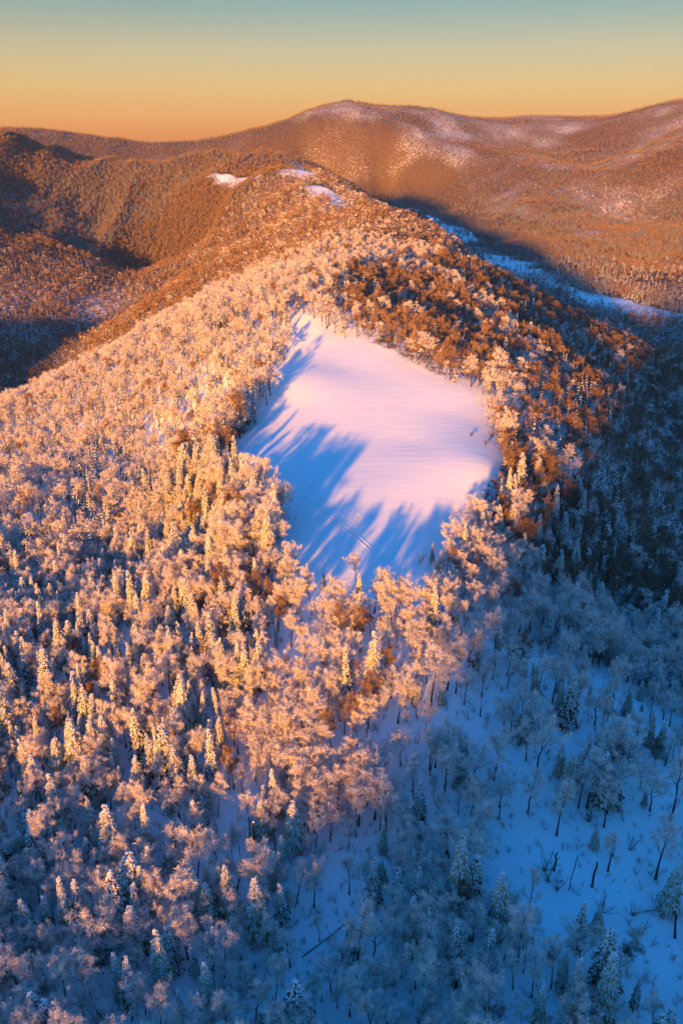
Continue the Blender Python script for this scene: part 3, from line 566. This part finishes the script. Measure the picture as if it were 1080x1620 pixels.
small = (rng.random(n) < .16); Hh = np.where(small, Hh * .55, Hh)
edge = poly_dist(CLEARING, X, Y); Hh = np.where((edge < 26) & (X < -15) & (Y > 255) & (Y < 420), np.clip(Hh * 1.45, 14, 24), Hh)
Z = ground_z(X, Y)
rotz = rng.random(n) * 2 * math.pi; wide = rng.uniform(.72, 1.32, n)
tilt = rng.normal(0, .045, (n, 2))
# specials first keep their ground free
SPX = [(x, y) for v in SPECIAL.values() for x, y, h in v]
for sx_, sy_ in SPX:
    m = (band > 0) | (np.hypot(X - sx_, Y - sy_) > 3.4)
    X, Y, Z, band, r, rus, shd, vd, kind, Hh, rotz, wide, open_ = [a[m] for a in (X, Y, Z, band, r, rus, shd, vd, kind, Hh, rotz, wide, open_)]; tilt = tilt[m]
n = len(X)
CP, SP_ = math.cos(math.radians(24.9)), math.sin(math.radians(24.9))
def in_frame(x, y, z, mg=1.02):
    d = y * CP - z * SP_; up = (y * SP_ + z * CP) / d * 1284; rx = x / d * 1284
    return (np.abs(rx) < 540 * mg) & (np.abs(up) < 810 * mg), 540 + rx, 810 - up
inf, PX, PY = in_frame(X, Y, Z + Hh * .7)
slant = np.sqrt(X * X + Y * Y + Z * Z)
size = Hh / slant * wide
indiv = np.zeros(n, bool)
LIM = {0: 300 - len(SPECIAL['frost']), 1: 300, 2: 300 - len(SPECIAL['spruce'])}
for k in (0, 1, 2):
    c = np.where(inf & (kind == k) & (band == 0))[0]; c = c[np.argsort(-size[c])][:LIM[k]]; indiv[c] = True
# ---------------------------------------------------------------- which tree is which
ROWS = [(1480, 9999), (1330, 1480), (1160, 1330), (-9999, 1160)]
COLS = [(-9999, 215), (215, 430), (430, 650), (650, 860), (860, 9999)]
PLACE = [['in the bottom left corner', 'on bottom edge left of middle', 'at the middle of the bottom edge', 'on bottom edge beside the glade', 'in the bottom right corner'],
         ['in blue shade at lower left', 'under sunlit trees at lower left', 'in blue shade at lower middle', 'beside the blue snow glade', 'at the right rim of the snow glade'],
         ['in the warm wood at the left edge', 'in pink wood left of middle', 'in pink wood below the clearing', 'at the shade line above the glade', 'on the shaded snow slope at right'],
         ['on the golden slope at far left', 'in golden wood left below the clearing', 'just below the clearing', 'on the rise right of the clearing', 'on the dark slope at far right']]
def cell(px, py):
    a = [i for i, (lo, hi) in enumerate(ROWS) if lo <= py < hi][0]; b = [i for i, (lo, hi) in enumerate(COLS) if lo <= px < hi][0]
    return PLACE[a][b]
NUM = {2: 'two', 3: 'three', 4: 'four', 5: 'five', 6: 'six', 7: 'seven', 8: 'eight', 9: 'nine'}
LOOK = {'frost': ['round-crowned', 'narrow-crowned', 'wide-crowned'], 'bare': ['narrow-crowned', 'wide-crowned', 'round-crowned'],
        'spruce': ['slim', 'broad', 'very slim', 'full-skirted', 'neat', 'very broad', 'gappy']}
NOUN = {'frost': 'frosted tree', 'bare': 'brown bare tree', 'spruce': 'snowy spruce'}
SPECIAL_LABEL = {
 'spruce': ['small dark spruce alone before the snow clearing', 'slim golden spruce at the near edge of the clearing', 'golden spruce left of the slim one at the clearing tip',
  'snow-laden spruce at the left near corner of the clearing', 'tallest golden spruce in the middle of the pink wood', 'second tall golden spruce just left of the tallest one',
  'white spruce with dark gaps in the lower left shade', 'tall spruce with sunlit pink top in lower left', 'spruce right beside the pink-topped one in lower left',
  'broad snowy spruce near the bottom edge at left', 'spruce nearest the left edge in the lower shade', 'grey frosted spruce between shade and pink trees left of middle',
  'leftmost of three white spruces in a row, lower middle', 'middle one of three white spruces in a row, lower middle', 'rightmost of three white spruces in a row, lower middle',
  'full white spruce at the lower tip of the glade', 'left one of two snowy spruces at the bottom of the glade', 'right one of two snowy spruces at the bottom of the glade',
  'small young spruce standing in the blue glade', 'frosted spruce on bare stem at the right glade rim', 'snowy spruce on the shaded slope right of the middle',
  'upper spruce of a pair on the dark right slope', 'small spruce below the pair on the right slope', 'yellow spruce in the golden wood left of the clearing',
  'tall yellow spruce in the left part of the pink wood', 'sun-tipped spruce at the lower border of the pink wood', 'grey spruce right of the sun-tipped one at the pink border',
  'short spruce at the bottom edge beneath the glade', 'small spruce on the bottom edge at lower middle', 'small shaded spruce near the bottom left corner',
  'small spruce in the shade above the three in a row', 'small spruce on the snow at the right near clearing corner', 'spruce at the bottom edge left of the middle', 'bushy low spruce on the bottom edge left of the glade'],
 'frost': ['lone round frosted tree on the near edge of the clearing', 'wide frosted tree with dark double trunk above the glade', 'frosted tree at the upper right rim of the glade',
  'tall frosted tree leaning over the right glade rim', 'big copper-lit tree at the right corner of the clearing', 'pink frosted tree at the right near corner of the clearing',
  'pink frosted tree on the right rim of the clearing', 'pink-topped tall tree below the near end of the clearing', 'pink-crowned tree on the rise right of the clearing',
  'frosted tree left above the blue glade', 'large pale frosted tree at the far right edge', 'frosted tree with spreading crown at the lower middle']}
def plant_all():
    rr = np.random.default_rng(3)
    ks = np.where(indiv)[0]; bx_, by_ = in_frame(X, Y, Z)[1:]
    var = {k: int(rr.integers(0, 1000)) for k in ks}; groups = {}
    for k in ks:
        kd = KN[kind[k]]; nv = len(near_mesh[kd]); v = var[k] % nv
        look = LOOK[kd][v] if kd == 'spruce' else LOOK[kd][v % 3]
        sz = 'tall' if Hh[k] > 14.3 else ('mid-height' if Hh[k] > 10.5 else 'low')
        groups.setdefault((kd, sz, look, cell(bx_[k], by_[k])), []).append(k)
    for (kd, sz, look, pl), mem in groups.items():
        mem.sort(key=lambda k: bx_[k]); m = len(mem)
        for i, k in enumerate(mem):
            lab = '%s %s %s' % (sz, look, NOUN[kd])
            if m == 2: lab += [', left of two,', ', right of two,'][i]
            elif 3 <= m <= 9 and i == 0: lab += ', leftmost of %s,' % NUM[m]
            elif 3 <= m <= 9 and i == m - 1: lab += ', rightmost of %s,' % NUM[m]
            elif m == 3: lab += ', middle of three,'
            elif m > 3 and i < 9: lab += ', %s from left,' % ['', 'second', 'third', 'fourth', 'fifth', 'sixth', 'seventh', 'eighth', 'ninth'][i]
            elif m > 3 and m - i < 9: lab += ', %s from right,' % ['', 'last', 'second', 'third', 'fourth', 'fifth', 'sixth', 'seventh', 'eighth'][m - i]
            elif m > 3: lab += ', amid its like,'
            plant(kd, float(X[k]), float(Y[k]), float(Hh[k]), float(rotz[k]), float(wide[k]), tilt[k], lab + ' ' + pl,
                  {'frost': 'frosted trees ', 'bare': 'bare trees ', 'spruce': 'spruces '}[kd] + pl, var[k])
    for kd in ('spruce', 'frost'):
        for i, (x, y, h) in enumerate(SPECIAL[kd]):
            v = {0: 3, 1: 2, 4: 3, 5: 0, 18: 1}.get(i, int(rr.integers(0, 100))) if kd == 'spruce' else {0: 0, 3: 1, 4: 2, 1: 2}.get(i, int(rr.integers(0, 100)))
            plant(kd, x, y, min(h, 23), rr.random() * 6.28, .92 if kd == 'spruce' else 1.0, (0, 0), SPECIAL_LABEL[kd][i],
                  'spruces that stand out' if kd == 'spruce' else 'frosted trees that stand out', v)

KN = ('frost', 'bare', 'spruce')
NAME = {'frost': 'frosted_tree', 'bare': 'bare_tree', 'spruce': 'spruce_tree', 'snag': 'dead_tree', 'shrub': 'bare_shrub'}
CAT = {'frost': 'tree', 'bare': 'tree', 'spruce': 'spruce'}
CAT = {'frost': 'frosted tree', 'bare': 'bare tree', 'spruce': 'spruce'}
def plant(kd, x, y, h, rot, wd, tl, label, group, var):
    e = bpy.data.objects.new(NAME[kd], None); e.empty_display_size = .5; link(e)
    s = h / 14.0; e.location = (x, y, float(ground_z(x, y)) - .05); e.rotation_euler = (tl[0], tl[1], rot); e.scale = (s * wd, s * wd, s)
    tag(e, label, CAT[kd], group)
    ms = near_mesh[kd][var % len(near_mesh[kd])]
    link(bpy.data.objects.new('trunk', ms[0]), e)
    if kd == 'spruce':
        c = link(bpy.data.objects.new('crown', ms[1]), e); so = link(bpy.data.objects.new('snow_load', ms[2]), c); so['kind'] = 'stuff'
    else:
        for l in ms[1]: link(bpy.data.objects.new('limb', l), e)
        link(bpy.data.objects.new('crown', ms[2]), e)
    return e
plant_all()

# mass forests
def forest(name, col, sel, idx, label, zoff=-.1, sc=None):
    k = np.where(sel)[0]; me = bpy.data.meshes.new(name)
    me.from_pydata(np.stack([X[k], Y[k], Z[k] + zoff], -1).tolist(), [], [])
    a = me.attributes.new('pick', 'INT', 'POINT'); a.data.foreach_set('value', idx[k].astype(np.int32))
    a = me.attributes.new('turn', 'FLOAT_VECTOR', 'POINT'); a.data.foreach_set('vector', np.stack([tilt[k, 0], tilt[k, 1], rotz[k]], -1).astype(np.float32).ravel())
    s = Hh[k] / 14.0 if sc is None else sc[k]
    a = me.attributes.new('size', 'FLOAT_VECTOR', 'POINT'); a.data.foreach_set('vector', np.stack([s * wide[k], s * wide[k], s], -1).astype(np.float32).ravel())
    o = bpy.data.objects.new(name, me); link(o); tag(o, label, None, None, 'stuff')
    g = bpy.data.node_groups.new(name + '_planting', 'GeometryNodeTree')
    g.interface.new_socket('Geometry', in_out='INPUT', socket_type='NodeSocketGeometry'); g.interface.new_socket('Geometry', in_out='OUTPUT', socket_type='NodeSocketGeometry')
    gi = g.nodes.new('NodeGroupInput'); go = g.nodes.new('NodeGroupOutput'); ip = g.nodes.new('GeometryNodeInstanceOnPoints'); ci = g.nodes.new('GeometryNodeCollectionInfo')
    ci.inputs['Collection'].default_value = col; ci.inputs['Separate Children'].default_value = True; ci.inputs['Reset Children'].default_value = True
    def na(nm, ty):
        q = g.nodes.new('GeometryNodeInputNamedAttribute'); q.data_type = ty; q.inputs[0].default_value = nm; return q.outputs[0]
    g.links.new(gi.outputs[0], ip.inputs['Points']); g.links.new(ci.outputs[0], ip.inputs['Instance']); ip.inputs['Pick Instance'].default_value = True
    g.links.new(na('pick', 'INT'), ip.inputs['Instance Index']); g.links.new(na('turn', 'FLOAT_VECTOR'), ip.inputs['Rotation']); g.links.new(na('size', 'FLOAT_VECTOR'), ip.inputs['Scale'])
    g.links.new(ip.outputs[0], go.inputs[0])
    md = o.modifiers.new('planting', 'NODES'); md.node_group = g
    print(name, len(k)); return o
rest = ~indiv
lodi = np.where(r < 330, 0, np.where(r < 1000, 1, 2))
def pick(kd):
    o = np.array(OFF[kd])[lodi]; c = np.array(CNT[kd])[lodi]; i = o + (rng.random(n) * c).astype(int)
    if kd == 'bare': i = np.where((rus > .5) & (lodi == 1), 14 + (rng.random(n) * 4).astype(int), i)
    return i
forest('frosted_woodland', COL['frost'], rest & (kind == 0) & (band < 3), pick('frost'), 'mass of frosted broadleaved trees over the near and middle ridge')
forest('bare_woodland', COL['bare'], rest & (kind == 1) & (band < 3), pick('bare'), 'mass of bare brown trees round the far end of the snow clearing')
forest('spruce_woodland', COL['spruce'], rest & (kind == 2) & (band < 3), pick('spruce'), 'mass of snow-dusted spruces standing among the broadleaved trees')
b3 = band == 3; fr = fbm(X / 420, Y / 420, 4, 123) + .35 * fbm(X / 90, Y / 90, 2, 5)
uu = rng.random(n)
pk = np.where(uu < .25, 0, np.where(uu < .5, 1, np.where(uu < .8, 2, 3))); low_ = smooth(-60, -260, Z) * .12; pk = np.where((fr + low_ > -.03) & (uu > .35), 2, pk); pk = np.where((fr + low_ > .08) & (uu > .3), 4, pk); pk = np.where((fr + low_ > .17) & (uu > .5), 5, pk)
pk = np.where((rng.random(n) < .38 * smooth(-170, 60, Z + 40 * fr)) & (Y > 2300), 6, pk)
pk = np.where((vd < 430) & (uu > .2), np.where(uu > .6, 5, 4), pk)  # dark spruce stands near the river also deepen its shadow band
forest('mountain_forest', COL['stand'], b3, pk, 'distant forest of bare trees and spruces on the mountain slopes', -.3, rng.uniform(.5, 1.0, n))

# low frosted brush between the trunks
def brush(seed, lod):
    random.seed(seed); mb = MB()
    for i in range(random.randint(5, 9)):
        a = random.random() * 6.28; e = math.radians(random.uniform(45, 82)); d = Vector((math.cos(a) * math.cos(e), math.sin(a) * math.cos(e), math.sin(e)))
        L = random.uniform(1.2, 3.0); p = Vector((math.cos(a), math.sin(a), 0)) * .15; q = p + d * L; m_ = p.lerp(q, .5) + rv(.1)
        mb.tube([tuple(p - Vector((0, 0, .3))), tuple(m_), tuple(q)], [.035, .025, .01], 3, 2)
        for j in range(12): 
            s0 = p.lerp(q, random.uniform(.35, 1)); mb.blade(s0, d + rv(.6), random.uniform(.25, .7), .05, 0 if random.random() < .55 else (1 if random.random() < .5 else 2))
    return mb.mesh('brush', CM_FROST)
COL['brush'] = proto_coll('brush', [brush(700 + i, 0) for i in range(6)])
bx, by = cells(-200, 220, 60, 345, 3.0); ra = np.hypot(bx, by); bx, by = keep(bx, by, (np.abs(np.degrees(np.arctan2(bx, by))) < 33) & (ra < 345))
dn = np.where(bx < 30, .9, .6) + .6 * fbm(bx / 25, by / 25, 3, 66); ed = poly_dist(CLEARING, bx, by); dn = np.where(ed < 0, np.where(ed > -5, .30, .003), dn)
for ox, oy, orad in OPENINGS: dn = np.where(np.hypot(bx - ox, by - oy) < orad, dn * .75, dn)
mk = rng.random(len(bx)) < dn; bx, by = bx[mk], by[mk]
X, Y = bx, by; Z = ground_z(bx, by); n = len(bx); tilt = rng.normal(0, .06, (n, 2)); rotz = rng.random(n) * 6.28; wide = rng.uniform(.7, 1.4, n)
forest('frosted_undergrowth', COL['brush'], np.ones(n, bool), rng.integers(0, 6, n), 'low frosted brush poking out of the snow between the trunks', 0, rng.uniform(.5, 1.2, n))

# ================================================================ dead trunks, shrubs, logs and the track
M['deadwood'] = vary_mat('dead_wood', (.035, .026, .022), (.07, .055, .048), 2.0, .95, .3)
def gz(x, y): return float(ground_z(x, y))
SNAG_L = ['tall bare trunk standing alone on the shaded slope', 'thick dark broken trunk in the middle of the glade', 'thin bare pole left of the thick broken trunk',
          'short black stump on the snow above the glade', 'broken stump beneath the frosted tree with double trunk', 'short stump at the upper side of the glade',
          'dark forked stem at the right glade rim', 'leaning bare pole under the pink trees at lower left', 'stub of a trunk on the dark right slope', 'slanting dark stump at the left rim of the glade']
for i, (x, y, h) in enumerate(SPECIAL['snag']):
    random.seed(900 + i); e = link(bpy.data.objects.new('dead_tree', None)); e.location = (x, y, gz(x, y)); e.rotation_euler = (random.gauss(0, .05), random.gauss(0, .06), random.random() * 6)
    tag(e, SNAG_L[i], 'dead tree', 'dead trunks standing in the snow')
    r0 = .17 + .012 * h if i != 2 else .12; mb = MB(); pts = [(random.gauss(0, .04) * k, random.gauss(0, .04) * k, -.4 + (h + .4) * k / 5) for k in range(6)]
    mb.tube(pts, [r0 * (1.25, 1, .93, .85, .75, .55)[k] for k in range(6)], 8); link(bpy.data.objects.new('trunk', mb.mesh('trunk', [M['deadwood']])), e)
    for b in range(3 if h > 6 else 2):
        mb = MB(); t = random.uniform(.45, .95); p = lerp(pts, t); a = random.random() * 6.28; L = random.uniform(.5, 1.6) * (1 if h > 6 else .5)
        d = Vector((math.cos(a), math.sin(a), .5)); mb.tube([tuple(p), tuple(p + d * L * .5), tuple(p + d * L + Vector((0, 0, .2)))], [.05, .035, .015], 4)
        link(bpy.data.objects.new('broken_branch', mb.mesh('broken_branch', [M['deadwood']])), e)
    bm_ = bmesh.new(); bmesh.ops.create_icosphere(bm_, subdivisions=2, radius=1); tp = Vector(pts[-1])
    for v in bm_.verts: v.co = Vector((v.co.x * r0 * .8, v.co.y * r0 * .8, v.co.z * r0 * .7)) + tp
    me = bpy.data.meshes.new('snow_cap'); bm_.to_mesh(me); bm_.free(); me.materials.append(M['snow_load']); link(bpy.data.objects.new('snow_cap', me), e)

SHRUB_L = ['left one of two dark twiggy shrubs in the glade', 'right one of two dark twiggy shrubs in the glade', 'bare shrub right of the thick broken trunk', 'thin shrub at the upper right of the glade',
           'wide frosted thicket at the lower right of the glade', 'low dark shrub in the lower part of the glade', 'dark brush at the right corner of the clearing', 'small twigs poking out of the right side of the clearing',
           'small bush at the right near corner of the clearing', 'shrub below the small young spruce of the glade', 'shrub under the frosted thicket at lower right', 'single twigs in the snow inside the right clearing rim',
           'round frosted bush at the left near tip of the clearing', 'tall thin shrub at the left rim of the glade', 'grey shrub where the slope opens above the glade']
for i, (x, y, h) in enumerate(SPECIAL['shrub']):
    random.seed(950 + i); h = min(h, 7.5) * .8; e = link(bpy.data.objects.new('bare_shrub', None)); e.location = (x, y, gz(x, y)); tag(e, SHRUB_L[i], 'shrub', 'bare shrubs on the open snow')
    tw = MB(); frosty_ = i in (4, 12, 8)
    for b in range(random.randint(6, 9)):
        a = random.random() * 6.28; el = math.radians(random.uniform(42, 80)); d = Vector((math.cos(a) * math.cos(el), math.sin(a) * math.cos(el), math.sin(el))); L = h * random.uniform(.6, 1.05)
        p0 = Vector((math.cos(a), math.sin(a), 0)) * .12; pts = [tuple(p0 - d * .3)]; p = p0.copy()
        for k in range(4): p = p + d * L / 4; pts.append(tuple(p)); d = (d + rv(.13) + Vector((0, 0, .06))).normalized()
        mb = MB(); mb.tube(pts, [.075, .06, .045, .03, .012], 5); link(bpy.data.objects.new('stem', mb.mesh('stem', [M['deadwood']])), e)
        for k in range(22 if frosty_ else 15):
            q = lerp(pts, random.uniform(.35, 1)); dd = (d * .8 + rv(.6)).normalized(); tl_ = random.uniform(.4, 1.3); tw.tube([tuple(q), tuple(q + dd * tl_)], [.018, .008], 3, 2 if not frosty_ else 0)
            if frosty_ or random.random() < .4:
                for _ in range(4): tw.blade(q + dd * tl_ * random.random(), dd + rv(.7), random.uniform(.2, .5), .05, 0 if frosty_ else 1)
    o = link(bpy.data.objects.new('twigs', tw.mesh('twigs', CM_FROST)), e); o['kind'] = 'stuff'

LOG_L = ['fallen trunk lying down the snow slope right of the middle', 'long fallen trunk slanting in the snow at right', 'snow-covered log beside the thicket at lower right', 'fallen log on the dark right slope',
         'snowy fallen trunk in the shaded gap at lower middle', 'leaning fallen trunk at the left border of shade', 'long slanting fallen trunk left of the middle', 'pale fallen trunk on the slope right of the clearing']
for i, (x0, y0, x1, y1) in enumerate(LOGS):
    random.seed(980 + i); a = Vector((x0, y0, gz(x0, y0) + .15)); b = Vector((x1, y1, gz(x1, y1) + .15)); up = 1.6 if i in (5, 6) else .35
    c = (a + b) / 2; e = link(bpy.data.objects.new('fallen_log', None)); e.location = c; tag(e, LOG_L[i], 'log', 'fallen trunks in the snow')
    pts = [tuple(a.lerp(b, k / 6) - c + Vector((random.gauss(0, .05), random.gauss(0, .05), up * k / 6))) for k in range(7)]; rd = [.24 * (1 - .09 * k) for k in range(7)]
    mb = MB(); mb.tube(pts, rd, 8); link(bpy.data.objects.new('trunk', mb.mesh('trunk', [M['deadwood']])), e)
    mb = MB(); mb.tube([(p[0], p[1], p[2] + r_ * .62) for p, r_ in zip(pts, rd)][:6], [r_ * .72 for r_ in rd][:6], 7); link(bpy.data.objects.new('snow_cover', mb.mesh('snow_cover', [M['snow_load']])), e)
    for k in range(6):
        p = lerp(pts, random.uniform(.3, 1)); d = rv(1); d.z = abs(d.z) + .3; d.normalize(); mb = MB(); L = random.uniform(.6, 1.8)
        mb.tube([tuple(p), tuple(p + d * L)], [.05, .015], 4); link(bpy.data.objects.new('branch', mb.mesh('branch', [M['deadwood']])), e)

def track(name, line, width, depth, off=0.0):
    p = np.array(line); seg = np.r_[0, np.cumsum(np.hypot(*np.diff(p, axis=0).T))]; s = np.arange(0, seg[-1], .6)
    x = np.interp(s, seg, p[:, 0]) + .5 * vnoise(s / 12, s * 0 + off, 3); y = np.interp(s, seg, p[:, 1]) + .3 * vnoise(s / 9, s * 0 + off, 4)
    tx, ty = np.gradient(x), np.gradient(y); l_ = np.hypot(tx, ty); nx, ny = -ty / l_, tx / l_
    prof = [(-1.0, -.04), (-.8, .9), (-.62, 1.0), (-.42, -.05), (0, .12), (.42, -.05), (.62, 1.1), (.82, .8), (1.0, -.04)]
    V, Fc = [], []; fade = np.minimum(1, np.minimum(s, s[-1] - s) / 8)
    for i in range(len(s)):
        for u_, h_ in prof:
            xx = x[i] + nx[i] * u_ * width; yy = y[i] + ny[i] * u_ * width; j = (1 + .35 * float(vnoise(np.array([s[i] / 3.0]), np.array([u_ * 4.0]), 6)[0])) if h_ > .5 else 1
            V.append((xx, yy, gz(xx, yy) + .02 + h_ * depth * fade[i] * j))
    m = len(prof)
    for i in range(len(s) - 1):
        for k in range(m - 1): Fc.append((i * m + k, i * m + k + 1, (i + 1) * m + k + 1, (i + 1) * m + k))
    me = bpy.data.meshes.new(name); me.from_pydata(V, [], Fc); me.materials.append(M['snow_load']); o = link(bpy.data.objects.new(name, me)); tag(o, kind='structure')
track('snow_track', TRACK, 1.3, .13)
track('snow_track', [(a + 1.0 + .8 * k, b + 6 - .3 * k) for k, (a, b) in enumerate(TRACK[:4])], .6, .06, 5)

# ================================================================ cold air in the valleys
if HAZE:
    bm_ = bmesh.new(); bmesh.ops.create_cube(bm_, size=1)
    for v in bm_.verts: v.co = Vector((v.co.x * 30600, v.co.y * 30600, (float(GZ.max()) + 60 if v.co.z > 0 else float(GZ.min()) - 1)))
    me = bpy.data.meshes.new('haze'); bm_.to_mesh(me); bm_.free(); o = link(bpy.data.objects.new('haze', me)); tag(o, kind='stuff')
    m = bpy.data.materials.new('haze'); m.use_nodes = True; t = m.node_tree; t.nodes.clear(); ou = t.nodes.new('ShaderNodeOutputMaterial'); pv = t.nodes.new('ShaderNodeVolumePrincipled')
    pv.inputs['Color'].default_value = (.9, .9, .92, 1); pv.inputs['Density'].default_value = HAZE; pv.inputs['Anisotropy'].default_value = .0
    t.links.new(pv.outputs[0], ou.inputs['Volume']); me.materials.append(m)
